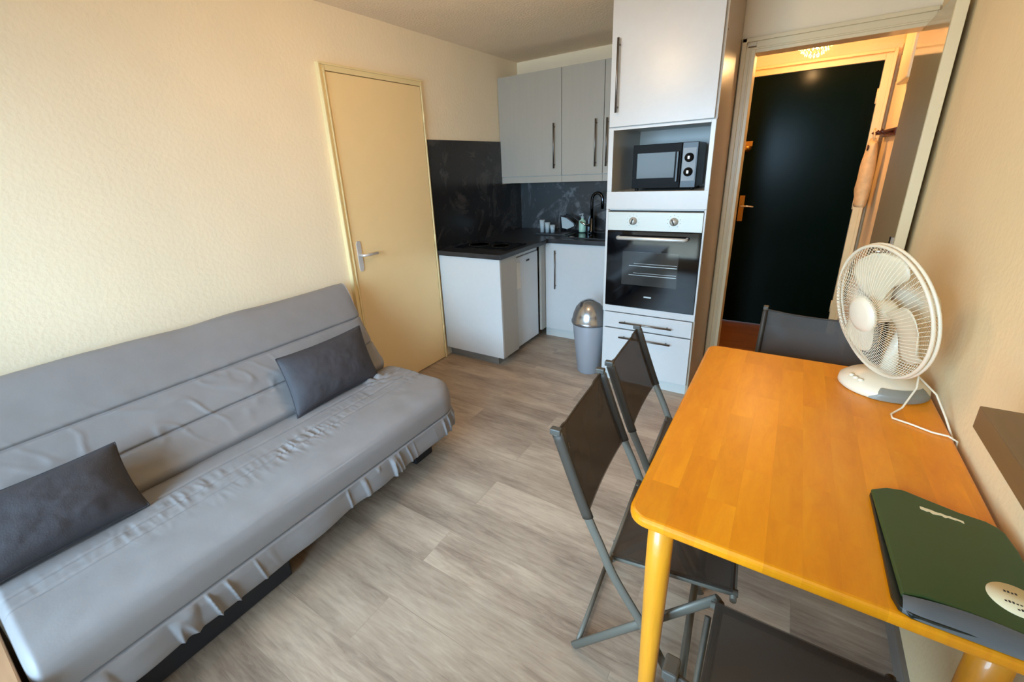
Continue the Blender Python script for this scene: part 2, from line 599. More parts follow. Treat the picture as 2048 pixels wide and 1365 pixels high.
# ---- entrance door (dark green) and its casing
tr = MB()
tr.box(1.80, 1.86, 4.48, 4.66, 0, 2.12).box(2.69, 2.74, 4.48, 4.66, 0, 2.12).box(1.86, 2.69, 4.481, 4.66, 2.08, 2.12)
tr.box(1.79, 1.81, 4.462, 4.48, 0, 2.145).box(2.73, 2.75, 4.462, 4.48, 0, 2.145).box(1.81, 2.73, 4.463, 4.48, 2.125, 2.145)
struct(tr.build('trim_2', M_FRAMEY, bevel=0.003))
d2 = struct(B(1.862, 2.688, 4.50, 4.54, 0.006, 2.078).build('door_2', M_GREEN, bevel=0.002))
p = MB()
p.prism([(1.893, 0.94), (1.933, 0.94), (1.933, 1.16), (1.893, 1.16)], 4.494, 4.50, 'y')
p.build('handle_plate', M_BRASS, d2, bevel=0.002)
MB().tube([(1.913, 4.495, 1.075), (1.913, 4.45, 1.075), (1.92, 4.442, 1.075), (2.01, 4.442, 1.07)], 0.009, 10).build(
    'door_handle', M_CHROME, d2)
p = MB()
p.lathe([(0.0, 0), (0.034, 0.0), (0.034, 0.012), (0.02, 0.02), (0.018, 0.035), (0.0, 0.037)], (1.898, 4.50, 1.55), 20,
        mtx=Matrix.Rotation(PI / 2, 4, 'X'))
p.box(1.885, 1.935, 4.476, 4.50, 1.56, 1.60)
p.build('door_lock', M_BRASS, d2)
for z in (0.25, 1.1, 1.85):
    MB().tube([(2.689, 4.49, z - 0.05), (2.689, 4.49, z + 0.05)], 0.008, 10).build('hinge', M_FRAMEY, d2)

# ================================================================ KITCHEN
# splashbacks
s1 = MB()
s1.prism([(2.60, 0.90), (BY - 0.012, 0.90), (BY - 0.012, 1.345), (3.583, 1.345), (3.583, 1.712), (2.60, 1.712)], 0.001, 0.011, 'x')
tag(s1.build('splashback', M_SLATE, bevel=0.001), 'tall glossy near-black slate splashback panel on the left wall beside the beige door',
    'splashback')
tag(B(0.011, 1.299, BY - 0.012, BY - 0.001, 0.90, 1.345).build('splashback', M_SLATEB, bevel=0.001),
    'grey veined slate splashback panel behind the tap and sink', 'splashback')

# wall units
def wall_unit(x0, x1, hx, label, door_hint):
    t = thing('wall_cabinet', label, 'cabinet', ((x0 + x1) / 2, 3.75, 1.35), group='wall cabinets above the sink')
    B(x0 + 0.001, x1 - 0.001, 3.60, BY - 0.013 if x0 >= 0.3 else BY - 0.013, 1.352, 2.218).build('cabinet_body', M_LAMB, t)
    d = B(x0 + 0.002, x1 - 0.002, 3.580, 3.598, 1.408, 2.218).build('door', M_LAMG, t, bevel=0.0015)
    B(x0 + 0.001, x1 - 0.001, 3.583, 3.598, 1.352, 1.404).build('light_pelmet', M_LAMG, t, bevel=0.001)
    bar_handle((hx, 3.580, 1.465), (hx, 3.580, 1.818), (0, -1, 0), d, 0.006, 0.028)
    return t


wall_unit(0.002, 0.611, 0.55, 'wide light grey wall cabinet in the corner over the dark splashback', 0)
wall_unit(0.611, 0.971, 0.914, 'middle light grey wall cabinet over the sink with its handle on the right', 0)
wall_unit(0.971, 1.298, 1.006, 'narrow grey wall cabinet mostly hidden behind the tall oven cabinet', 0)

# left run: end panel cabinet next to the fridge
t = thing('base_cabinet', 'pale end panel base cabinet carrying the near end of the worktop beside the beige door', 'cabinet',
          (0.3, 2.7, 0))
B(0.016, 0.586, 2.600, 2.618, 0.085, 0.868).build('end_panel', M_LAM, t, bevel=0.001)
B(0.568, 0.586, 2.618, 2.835, 0.085, 0.868).build('front_panel', M_LAMG, t, bevel=0.001)
B(0.016, 0.55, 2.618, 2.835, 0.09, 0.868).build('cabinet_body', M_LAMB, t)
B(0.014, 0.50, 2.655, 2.80, 0, 0.085).build('plinth', M_PLINTH, t)

# fridge
t = thing('mini_fridge', 'white under-counter fridge with an energy tag hanging on its door', 'fridge', (0.27, 3.07, 0))
B(0.02, 0.478, 2.845, 3.285, 0.03, 0.845).build('fridge_body', M_FRIDGE, t, bevel=0.004)
fd = B(0.482, 0.528, 2.845, 3.285, 0.05, 0.815).build('fridge_door', M_FRIDGE, t, bevel=0.006)
B(0.482, 0.522, 2.845, 3.285, 0.819, 0.845).build('top_trim', M_FRIDGE, t, bevel=0.004)
B(0.529, 0.531, 3.085, 3.135, 0.758, 0.772).build('brand_badge', M_INK, fd)
tg = MB()
tg.box(0.529, 0.532, 2.925, 2.980, 0.56, 0.775)
for k in range(4):
    tg.box(0.529, 0.532, 2.980, 2.986, 0.58 + 0.05 * k, 0.60 + 0.05 * k)
tg.build('energy_tag', M_TAG, fd)
for (x, y) in ((0.06, 2.88), (0.06, 3.25), (0.46, 2.88), (0.46, 3.25)):
    MB().tube([(x, y, 0), (x, y, 0.04)], 0.014, 10).build('foot', M_BLACK, t)

# back run base cabinet (sink unit)
t = thing('base_cabinet', 'bluish white base cabinet under the sink with one tall bar handle', 'cabinet', (0.95, 3.65, 0))
B(0.50, 1.296, 3.398, BY - 0.013, 0.085, 0.868).build('cabinet_body', M_LAMB, t)
d = B(0.556, 1.155, 3.378, 3.396, 0.085, 0.862).build('door', M_LAM, t, bevel=0.0015)
B(0.532, 0.553, 3.30, 3.396, 0.085, 0.866).build('corner_filler', M_LAMG, t, bevel=0.001)
B(1.158, 1.296, 3.378, 3.396, 0.085, 0.862).build('side_filler', M_LAM, t, bevel=0.001)
B(0.54, 1.296, 3.41, 3.43, 0, 0.085).build('plinth', M_LAMB, t)
bar_handle((0.652, 3.378, 0.465), (0.652, 3.378, 0.805), (0, -1, 0), d, 0.005, 0.022)

# worktop (L-shaped)
w = MB()
w.prism([(0.012, 2.585), (0.605, 2.585), (0.605, 3.30), (0.575, 3.345), (1.298, 3.345), (1.298, BY - 0.013), (0.012, BY - 0.013)],
        0.869, 0.905, 'z')
tag(w.build('worktop', M_WORK, bevel=0.003), 'L-shaped charcoal worktop running from the beige door to the oven cabinet',
    'worktop')
# hob
t = thing('hob', 'black glass two-zone hob set in the left arm of the worktop', 'hob', (0.31, 3.05, 0.905))
B(0.07, 0.55, 2.74, 3.06, 0.9055, 0.912).build('glass_plate', M_BLACKG, t, bevel=0.002)
zo = MB()
for (x, y, r) in ((0.20, 2.90, 0.085), (0.41, 2.90, 0.072)):
    zo.lathe([(r - 0.003, 0.9121), (r, 0.9124), (r, 0.9121)], (x, y, 0), 36)
zo.build('cooking_zones', M_SWITCH, t)
# sink (inset bowl with rim)
t = thing('sink', 'dark inset sink with a small drain, under the swan-neck tap', 'sink', (0.95, 3.62, 0.905))
sk = MB()
x0, x1, y0, y1 = 0.68, 1.26, 3.42, 3.80
sk.box(x0, x1, y0, y0 + 0.02, 0.9055, 0.912).box(x0, x1, y1 - 0.02, y1, 0.9055, 0.912)
sk.box(x0, x0 + 0.02, y0 + 0.02, y1 - 0.02, 0.9055, 0.912).box(x1 - 0.02, x1, y0 + 0.02, y1 - 0.02, 0.9055, 0.912)
sk.build('rim', M_DARKP, t, bevel=0.002)
B(x0 + 0.02, x1 - 0.02, y0 + 0.02, y1 - 0.02, 0.9055, 0.907).build('bowl', M_BLACKG, t)
MB().lathe([(0.022, 0.907), (0.022, 0.911), (0.012, 0.913), (0, 0.913)], (0.76, 3.47, 0), 20).build('drain', M_CHROME, t)
MB().lathe([(0.016, 0.912), (0.016, 0.916), (0.0, 0.916)], (1.06, 3.53, 0), 20).build('overflow_knob', M_CHROME, t)
# tap
t = thing('tap', 'tall dark chrome swan-neck tap with side lever behind the sink', 'tap', (0.855, 3.70, 0.905))
tp = MB()
cx, cy = 0.836, 3.72
tp.lathe([(0.026, 0.9125), (0.026, 0.925), (0.019, 0.935), (0.019, 1.03), (0.013, 1.04)], (cx, cy, 0), 20)
arc = [(cx, cy, 1.03), (cx, cy, 1.16)]
for k in range(0, 13):
    a = PI - PI * k / 12
    arc.append((cx + 0.05 + 0.05 * math.cos(a), cy - 0.015 * k / 12, 1.19 + 0.06 * math.sin(a)))
arc.append((cx + 0.10, cy - 0.017, 1.12))
tp.tube(arc, 0.0135, 14)
tp.build('spout', M_TAPCH, t)
MB().tube([(cx - 0.015, cy - 0.01, 0.975), (cx - 0.05, cy - 0.03, 0.985), (cx - 0.09, cy - 0.045, 1.01)], [0.012, 0.009, 0.006], 12).build(
    'lever', M_CHROME, t)
# soap bottles
t = thing('soap_bottle', 'clear pump bottle with a pale green label left of the tap', 'bottle', (0.765, 3.74, 0.905))
MB().lathe([(0.0, 0.9125), (0.030, 0.9125), (0.032, 0.93), (0.032, 1.0), (0.026, 1.015), (0.012, 1.022), (0.012, 1.035)],
           (0.742, 3.74, 0), 24).build('bottle_body', M_SOAPG, t)
MB().lathe([(0.0125, 1.035), (0.014, 1.036), (0.014, 1.05), (0.005, 1.052), (0.005, 1.065), (0.011, 1.066), (0.011, 1.074),
            (0.0, 1.075)], (0.742, 3.74, 0), 16).tube([(0.742, 3.74, 1.07), (0.722, 3.715, 1.066)], 0.004, 8).build(
    'pump', M_RACKP, t)
t = thing('detergent_bottle', 'pale blue-grey bottle standing between the green-label bottle and the tap', 'bottle',
          (0.815, 3.79, 0.905))
MB().lathe([(0.0, 0.9125), (0.030, 0.9125), (0.031, 0.94), (0.029, 1.01), (0.015, 1.04), (0.013, 1.05)], (0.795, 3.81, 0),
           24).build('bottle_body', M_SOAPB, t)
MB().lathe([(0.014, 1.05), (0.014, 1.075), (0.006, 1.08), (0.005, 1.095), (0.0, 1.096)], (0.795, 3.81, 0), 16).build(
    'cap', M_DARKP, t)
# dish rack: three pale cutlery cups in front of a tilted dark drainer
t = thing('dish_rack', 'dark plastic dish rack with three pale cutlery cups at its left', 'dish rack', (0.60, 3.66, 0.905))
MB().box(0.375, 0.672, 3.52, 3.80, 0.9055, 0.918).build('tray', M_DARKP, t, bevel=0.003)
for k in range(3):
    x = 0.412 + 0.050 * k
    zt = 1.03 - 0.022 * k
    MB().lathe([(0.018, 0.918), (0.0245, zt)], (x, 3.60 + 0.004 * k, 0), 16).build('cutlery_cup', M_RACKP, t)
p = MB()
for (xa, xb, m_) in ((0.0, 1.0, 0),):
    p.prism([(0.570, 0.95), (0.560, 1.050), (0.60, 1.045), (0.66, 1.015), (0.70, 0.975), (0.62, 0.94)], 3.68, 3.692, 'y')
p.build('side_panel', M_RACKP, t, bevel=0.002)
q = MB()
q.tube([(0.560, 3.67, 1.058), (0.62, 3.67, 1.045), (0.69, 3.67, 0.998), (0.715, 3.67, 0.93)], 0.006, 8)
q.tube([(0.560, 3.79, 1.058), (0.62, 3.79, 1.045), (0.69, 3.79, 0.998), (0.715, 3.79, 0.93)], 0.006, 8)
for k in range(7):
    x = 0.46 + 0.04 * k
    q.tube([(x, 3.70, 0.918), (x, 3.70, 1.0)], 0.003, 6)
q.box(0.552, 0.559, 3.67, 3.79, 0.918, 1.05)
q.build('rack_frame', M_DARKP, t)

# ---- tall oven cabinet
TX0, TX1, TY = 1.302, 1.893, 2.80
t = thing('oven_cabinet', 'tall white built-in cabinet with microwave niche, oven housing and two drawers', 'cabinet', (1.6, 3.1, 0))
b = MB()
b.box(TX0, TX0 + 0.018, TY + 0.002, 3.395, 0.0, H - 0.01).box(TX0 + 0.018, TX1 - 0.016, 3.375, 3.395, 0.09, H - 0.01)
for z in (0.09, 0.565, 1.205, 1.295, 1.685, 2.355):
    b.box(TX0 + 0.018, TX1 - 0.016, TY + 0.004, 3.375, z - 0.001, z + 0.017)
b.build('carcass', M_LAMB, t)
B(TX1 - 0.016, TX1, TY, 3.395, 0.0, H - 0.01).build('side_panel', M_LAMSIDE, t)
d = B(TX0 + 0.002, TX1 - 0.013, TY - 0.018, TY, 1.690, H - 0.012).build('upper_door', M_LAM, t, bevel=0.0015)
bar_handle((1.350, TY - 0.018, 1.765), (1.350, TY - 0.018, 2.145), (0, -1, 0), d, 0.0065, 0.032)
f = MB()   # face frame around niche
f.box(TX0 + 0.001, 1.332, TY - 0.016, TY + 0.002, 1.318, 1.685).box(1.868, TX1 - 0.001, TY - 0.016, TY + 0.002, 1.318, 1.685)
f.box(1.332, 1.868, TY - 0.016, TY + 0.002, 1.671, 1.685)
f.box(TX0 + 0.001, TX1 - 0.001, TY - 0.018, TY + 0.002, 1.214, 1.318)
f.box(TX0 + 0.001, 1.318, TY - 0.016, TY + 0.002, 0.54, 1.212).box(1.882, TX1 - 0.001, TY - 0.016, TY + 0.002, 0.54, 1.212)
f.box(TX0 + 0.001, TX1 - 0.001, TY - 0.018, TY + 0.002, 0.535, 0.578)
f.build('face_frame', M_LAM, t, bevel=0.001)
B(TX0 + 0.018, TX1 - 0.016, TY + 0.012, TY + 0.03, 1.195, 1.214).build('shadow_gap', M_GAP, t)
d = B(TX0 + 0.014, TX1 - 0.012, TY - 0.018, TY, 0.420, 0.528).build('drawer', M_LAM, t, bevel=0.0015)
bar_handle((1.43, TY - 0.018, 0.470), (1.765, TY - 0.018, 0.470), (0, -1, 0), d, 0.006, 0.028)
d = B(TX0 + 0.014, TX1 - 0.012, TY - 0.018, TY, 0.088, 0.412).build('drawer', M_LAM, t, bevel=0.0015)
bar_handle((1.43, TY - 0.018, 0.362), (1.765, TY - 0.018, 0.362), (0, -1, 0), d, 0.006, 0.028)
B(TX0 + 0.018, TX1 - 0.016, TY + 0.03, TY + 0.05, 0, 0.088).build('plinth', M_LAMB, t)
for z in (0.40, 0.9, 1.29, 1.69, 2.1):
    B(TX1 - 0.002, TX1 + 0.001, TY + 0.02, TY + 0.028, z - 0.004, z + 0.004).build('screw_cap', M_GAP, t)

# ---- oven
t = thing('oven', 'built-in oven with pale steel control panel and black glass door below the microwave', 'oven', (1.6, 2.85, 0.58))
B(1.330, 1.868, TY + 0.032, 3.34, 0.585, 1.19).build('oven_body', M_GAP, t)
cp = B(1.319, 1.881, TY - 0.022, TY + 0.012, 1.082, 1.196).build('control_panel', M_OVENP, t, bevel=0.002)
for kx, rot in ((1.480, 0.3), (1.722, -0.4)):
    k = MB()
    k.lathe([(0.024, 0), (0.024, 0.006), (0.019, 0.008), (0.018, 0.026), (0.015, 0.030), (0, 0.030)], (kx, TY - 0.022, 1.142), 28,
            mtx=Matrix.Rotation(PI / 2, 4, 'X'))
    kn = k.build('knob', M_STEEL, cp)
    c, s_ = math.cos(rot), math.sin(rot)
    g = MB()
    g.add([(kx + s_ * 0.017 - c * 0.004, TY - 0.054, 1.142 + c * 0.017 + s_ * 0.004),
           (kx + s_ * 0.017 + c * 0.004, TY - 0.054, 1.142 + c * 0.017 - s_ * 0.004),
           (kx - s_ * 0.017 + c * 0.004, TY - 0.054, 1.142 - c * 0.017 - s_ * 0.004),
           (kx - s_ * 0.017 - c * 0.004, TY - 0.054, 1.142 - c * 0.017 + s_ * 0.004)], [(0, 1, 2, 3)])
    g.build('pointer', M_INK, kn)
for kx in (1.480, 1.722):
    dm = MB()
    for a in range(9):
        an = math.radians(-140 + 35 * a)
        px_, pz_ = kx + 0.037 * math.sin(an), 1.142 + 0.037 * math.cos(an)
        dm.box(px_ - 0.0018, px_ + 0.0018, TY - 0.0228, TY - 0.022, pz_ - 0.0018, pz_ + 0.0018)
    dm.build('dial_marks', M_SWITCH, cp)
od = B(1.319, 1.881, TY - 0.024, TY + 0.012, 0.582, 1.078).build('oven_door', M_BLACKG, t, bevel=0.002)
B(1.425, 1.768, TY - 0.0255, TY - 0.0241, 0.735, 0.952).build('oven_window', M_OVENW, od)
rk = MB()
for z in (0.86, 0.80):
    rk.box(1.47, 1.762, TY - 0.0262, TY - 0.0256, z, z + 0.003)
for z in (0.876, 0.815):
    rk.box(1.50, 1.762, TY - 0.0262, TY - 0.0256, z, z + 0.0016)
rk.build('rack_wires', M_RACKL, od)
bar = MB()
bar.tube([(1.395, TY - 0.024, 1.04), (1.395, TY - 0.055, 1.04), (1.405, TY - 0.06, 1.04), (1.795, TY - 0.06, 1.04),
          (1.805, TY - 0.055, 1.04), (1.805, TY - 0.024, 1.04)], 0.009, 12, r2=0.012)
bar.build('door_handle', M_STEEL, od)
B(1.575, 1.622, TY - 0.0248, TY - 0.0241, 0.655, 0.665).build('brand_mark', M_RACKL, od)

# ---- microwave (turned a little in its niche)
t = thing('microwave', 'black microwave with silver control strip and two round knobs in the cabinet niche', 'microwave',
          (1.602, 2.93, 1.312), rz=math.radians(2.0))
ROOT[t.name] = Vector((0, 0, 0))
wv, hz = 0.188, 0.272
B(-wv, wv, 0.018, 0.32, 0.014, hz).build('case', M_BLACK, t, bevel=0.004)
md = B(-wv, 0.098, 0.0, 0.017, 0.014, hz).build('door', M_MWD, t, bevel=0.003)
B(-wv + 0.028, 0.062, -0.0012, -0.0002, 0.075, 0.222).build('window', M_MWW, md)
B(0.072, 0.086, -0.020, 0.0, 0.05, 0.225).build('handle', M_BLACK, md, bevel=0.003)
cpn = B(0.100, wv, 0.0, 0.017, 0.014, hz).build('control_panel', M_BLACK, t, bevel=0.003)
B(0.106, 0.178, -0.0015, -0.0001, 0.055, 0.240).build('silver_strip', M_SSTRIP, cpn)
for z in (0.186, 0.105):
    k = MB()
    k.lathe([(0.026, 0), (0.026, 0.004), (0.021, 0.006), (0.020, 0.022), (0, 0.023)], (0.142, -0.0016, z), 26,
            mtx=Matrix.Rotation(PI / 2, 4, 'X'))
    kn = k.build('knob', M_BLACK, cpn)
    B(0.137, 0.147, -0.0260, -0.0246, z - 0.008, z + 0.008).build('knob_mark', M_STEEL, kn)
for x in (-0.165, 0.165):
    for y in (0.04, 0.28):
        MB().tube([(x, y, 0.0), (x, y, 0.014)], 0.012, 10).build('foot', M_BLACK, t)

# ---- dome bin
t = thing('pedal_bin', 'silver round bin with a domed lid standing left of the oven cabinet', 'bin', (1.168, 2.885, 0))
c = (1.168, 2.885, 0)
MB().lathe([(0.078, 0.0), (0.083, 0.004), (0.122, 0.385), (0.124, 0.40)], c, 40).build('bin_body', M_BIN, t)
MB().lathe([(0.129, 0.392), (0.131, 0.398), (0.131, 0.410), (0.126, 0.415), (0.118, 0.46), (0.098, 0.51), (0.068, 0.545),
            (0.035, 0.562), (0.0, 0.567)], c, 40).build('dome_lid', M_BIND, t)
MB().lathe([(0.1245, 0.388), (0.1275, 0.389), (0.1275, 0.394), (0.1245, 0.395)], c, 40).build('rim_band', M_GAP, t)

# ================================================================ SOFA
def fbm(p, o=3):
    return noise.fractal(Vector(p), 0.8, 2.0, o)


def catmull(pts, t):
    n = len(pts) - 1
    x = t * n
    i = min(int(x), n - 1)
    u = x - i
    P = [pts[max(i - 1, 0)], pts[i], pts[i + 1], pts[min(i + 2, n)]]
    return tuple(0.5 * ((2 * P[1][k]) + (-P[0][k] + P[2][k]) * u + (2 * P[0][k] - 5 * P[1][k] + 4 * P[2][k] - P[3][k]) * u * u +
                        (-P[0][k] + 3 * P[1][k] - 3 * P[2][k] + P[3][k]) * u ** 3) for k in range(2))


SY0, SY1 = -0.065, 1.60
sofa = thing('sofa', 'grey clic-clac sofa bed in a wrinkled fitted cover against the left wall', 'sofa', (0.5, 0.78, 0))
BACKP = [(0.040, 0.30), (0.035, 0.45), (0.030, 0.62), (0.030, 0.78), (0.045, 0.86), (0.085, 0.892), (0.13, 0.885), (0.172, 0.835),
         (0.205, 0.775), (0.242, 0.708), (0.246, 0.700), (0.262, 0.672), (0.302, 0.612), (0.335, 0.565), (0.340, 0.557),
         (0.362, 0.528), (0.402, 0.480), (0.430, 0.452), (0.428, 0.42), (0.40, 0.36)]
NB = 150


def back_fn(u, v):
    x, z = catmull(BACKP, u)
    y = SY0 + 0.02 + v * (SY1 - SY0 - 0.02)
    # ends taper in a little and round over
    e = min(v, 1 - v)
    sh = 1 - math.exp(-e * 60)
    cxm, czm = 0.14, 0.62
    x = cxm + (x - cxm) * (0.80 + 0.20 * sh) if e < 0.06 else x
    if u > 0.28:
        k = min(1, (u - 0.28) * 5)
        d = 0.004 * fbm((x * 4, y * 2.2, z * 4), 2) + 0.0015 * fbm((x * 3 + 9, y * 9, z * 14), 2)
        w2 = max(0, 1 - abs(z - 0.60) / 0.17)
        d += 0.005 * w2 * max(0, 0.12 - abs(noise.noise(Vector((y * 9 + z * 7, z * 9, 3.3))))) / 0.12 * (0.5 + 0.5 * math.sin(y * 2.6))
        x += k * d * 0.82
        z += k * d * 0.55
        for zs in (0.700, 0.557):
            g = math.exp(-((z - zs) / 0.005) ** 2)
            x -= 0.010 * g
            z -= 0.004 * g
    z += 0.012 * math.sin(y * 3.0 + 0.7) * max(0, (z - 0.75) / 0.14) * 0.6 + 0.010 * fbm((y * 2.3, 4.0, 0), 2) * max(0, (z - 0.8) / 0.09)
    return (x, y, z)


mb = MB().grid(back_fn, NB, 220)


def cap_ends(mb, nu, nv):
    base = len(mb.v) - nu * nv
    mb.f.append(tuple(base + i for i in range(nu)))
    mb.sm.append(False)
    mb.f.append(tuple(base + (nv - 1) * nu + i for i in reversed(range(nu))))
    mb.sm.append(False)


cap_ends(mb, NB, 220)
mb.build('backrest', M_COVER, sofa)

SEATP = [(0.36, 0.27), (0.37, 0.36), (0.40, 0.405), (0.45, 0.426), (0.50, 0.432), (0.58, 0.432), (0.66, 0.431), (0.74, 0.430),
         (0.82, 0.430), (0.88, 0.427), (0.925, 0.412), (0.947, 0.382), (0.953, 0.345), (0.953, 0.303), (0.953, 0.297), (0.957, 0.25),
         (0.957, 0.205), (0.945, 0.180), (0.90, 0.176)]
NS = 190


def seat_fn(u, v):
    x, z = catmull(SEATP, u)
    y = SY0 + v * (SY1 - SY0 + 0.01)
    e = min(v, 1 - v) * (SY1 - SY0)
    # rounded plan corners at both ends (stronger on the far right end)
    r = 0.15 if v > 0.5 else 0.02
    if x > 0.5 and e < r:
        q = (r - e) / r
        x = x - (x - 0.5) / 0.45 * r * (1 - math.sqrt(max(0, 1 - q * q))) * 0.9
    if e < 0.025:
        q = 1 - e / 0.025
        z = z - max(0, z - 0.20) * 0.16 * q * q
    top = 0.15 < u < 0.62
    if z > 0.40 and x > 0.4:
        # quilt seams along the sofa
        for xs in (0.545, 0.628, 0.690):
            z -= 0.0065 * math.exp(-((x - xs) / 0.0045) ** 2)
            z += 0.0022 * math.exp(-((x - xs - 0.010) / 0.006) ** 2)
        z += 0.004 * fbm((x * 5, y * 3, 1.0))
        xc = 0.655 + 0.05 * noise.noise(Vector((y * 3, 8.1, 0)))
        m_ = math.exp(-((x - xc) / 0.070) ** 2) * (0.12 + math.exp(-((y - 0.68) / 0.30) ** 2)) * max(0.15, 0.75 + 1.3 * noise.noise(Vector((x * 7, y * 6, 3.7))))
        wr = abs(noise.noise(Vector((x * 9 + y * 5, y * 34, 0.3))))
        w3 = abs(noise.noise(Vector((x * 16 - y * 9, y * 52, 4.3))))
        z += m_ * (0.015 * (0.3 - wr) + 0.007 * (0.3 - w3) + 0.003 * fbm((x * 30, y * 30, 2), 2))
        m2 = math.exp(-((y - 1.42) / 0.10) ** 2) * math.exp(-((x - 0.52) / 0.09) ** 2)
        z += m2 * 0.028 * abs(noise.noise(Vector((x * 24 - y * 10, y * 12 + x * 14, 7))))
    if x > 0.85 and z < 0.40:
        for zs in (0.300,):
            x -= 0.013 * math.exp(-((z - zs) / 0.004) ** 2)
        if z < 0.296:
            k = min(1, (0.296 - z) / 0.03)
            yy = y + 0.25 * z
            ru = noise.noise(Vector((0.5, yy * 7, 0.2)))
            cr = max(0, 0.15 - abs(noise.noise(Vector((z * 2.5, yy * 17, 5))))) / 0.15
            x += k * (0.012 * ru + 0.017 * cr * max(0, noise.noise(Vector((3.1, yy * 4, 1))) + 0.5))
            z += k * 0.012 * noise.noise(Vector((2.2, y * 3, 0)))
    return (x, y, z)


mb = MB().grid(seat_fn, NS, 420)
cap_ends(mb, NS, 420)
mb.build('seat', M_COVER, sofa)
mb = MB()
mb.box(0.10, 0.86, -0.03, 0.60, 0.02, 0.20).box(0.12, 0.78, 0.62, 1.52, 0.16, 0.24)
mb.box(0.06, 0.36, 0.02, 1.55, 0.22, 0.30)
mb.build('base_frame', M_SOFAB, sofa, bevel=0.006)
for (xa, xb, ya, yb) in ((0.735, 0.80, 1.37, 1.50), (0.12, 0.18, 1.37, 1.50), (0.735, 0.80, 0.02, 0.14), (0.12, 0.18, 0.02, 0.14)):
    MB().box(xa, xb, ya, yb, 0.0, 0.17 if ya > 1 else 0.06).build('foot', M_SOFAB, sofa, bevel=0.004)


def cushion(name, label, cat, BL, BR, TL, TR, th, seed, group):
    BL, BR, TL, TR = map(Vector, (BL, BR, TL, TR))
    n = (BR - BL).cross(TL - BL).normalized()
    if n.x < 0:
        n = -n
    c = (BL + BR + TL + TR) / 4

    def fn_side(sgn):
        def fn(u, v):
            # pinched edges between pointed corners
            a, b_ = u * 2 - 1, v * 2 - 1
            pin = 0.045
            uu = 0.5 + a * 0.5 * (1 - pin * (1 - b_ * b_))
            vv = 0.5 + b_ * 0.5 * (1 - pin * 1.6 * (1 - a * a))
            p = BL * (1 - uu) * (1 - vv) + BR * uu * (1 - vv) + TL * (1 - uu) * vv + TR * uu * vv
            h = th * ((1 - abs(a) ** 2.6) * (1 - abs(b_) ** 2.6)) ** 0.55
            wr = 0.35 * fbm((u * 5 + seed, v * 4, seed), 3) * th * 0.16
            ed = (1 - abs(a)) * (1 - abs(b_))
            h += wr * min(1, ed * 8) + 0.004 * abs(noise.noise(Vector((u * 18 + seed, v * 6, 1)))) * min(1, ed * 6)
            return p + n * (sgn * h * 0.5)
        return fn
    mb = MB().grid(fn_side(1), 60, 44).grid(fn_side(-1), 60, 44)
    t = thing(name, label, cat, tuple(c), group=group)
    mb.build('cushion_cover', M_PILL, t)
    pts = []
    f0 = fn_side(0)
    for k in range(60):
        pts.append(f0(k / 60, 0))
    for k in range(44):
        pts.append(f0(1, k / 44))
    for k in range(60):
        pts.append(f0(1 - k / 60, 1))
    for k in range(44):
        pts.append(f0(0, 1 - k / 44))
    MB().tube(pts, 0.0028, 6, closed=True).build('piping', M_PILL, t)
    return t


cushion('cushion', 'charcoal rectangular cushion leaning at the far right end of the sofa', 'cushion',
        (0.505, 0.945, 0.436), (0.497, 1.452, 0.436), (0.352, 0.985, 0.690), (0.352, 1.490, 0.695), 0.125, 1.0, 'cushions on the sofa')
cushion('cushion', 'charcoal rectangular cushion at the near left end of the sofa, cut by the photo edge', 'cushion',
        (0.560, -0.175, 0.438), (0.560, 0.330, 0.438), (0.395, -0.20, 0.655), (0.400, 0.335, 0.640), 0.14, 5.0, 'cushions on the sofa')

# low wooden chest just beyond the sofa's near end
t = thing('wooden_chest', 'low tan wooden chest at the bottom left corner, touching the sofa end', 'chest', (0.62, -0.32, 0))
B(0.30, 0.98, -0.56, -0.085, 0.02, 0.37).build('chest_body', M_CHEST, t, bevel=0.004)
B(0.29, 0.99, -0.57, -0.075, 0.37, 0.395).build('lid', M_CHEST, t, bevel=0.004)

# ================================================================ TABLE
TZ = 0.748
t = thing('dining_table', 'honey-orange wooden dining table with rounded corners against the right wall', 'table', (2.42, 1.36, 0))


def rrect(x0, x1, y0, y1, r, n=8):
    P = []
    for cx_, cy_, a0 in ((x1 - r, y1 - r, 0), (x0 + r, y1 - r, 90), (x0 + r, y0 + r, 180), (x1 - r, y0 + r, 270)):
        for k in range(n + 1):
            a = math.radians(a0 + 90 * k / n)
            P.append((cx_ + r * math.cos(a), cy_ + r * math.sin(a)))
    return P


MB().prism(rrect(2.088, 2.757, 0.800, 1.915, 0.045), TZ - 0.028, TZ, 'z').build('tabletop', M_TABLE, t, bevel=0.009, seg=3)
ap = MB()
ap.box(2.17, 2.68, 0.865, 0.885, TZ - 0.085, TZ - 0.028).box(2.17, 2.68, 1.83, 1.85, TZ - 0.085, TZ - 0.028)
ap.box(2.150, 2.168, 0.885, 1.83, TZ - 0.085, TZ - 0.028).box(2.69, 2.708, 0.885, 1.83, TZ - 0.085, TZ - 0.028)
ap.build('apron', M_TLEG, t)
for (x, y) in ((2.155, 0.868), (2.70, 0.868), (2.155, 1.845), (2.70, 1.845)):
    MB().lathe([(0.018, 0), (0.020, 0.01), (0.029, 0.55), (0.029, TZ - 0.028)], (x, y, 0), 20).build('leg', M_TLEG, t)

# ================================================================ FOLDING CHAIRS
HW = 0.200


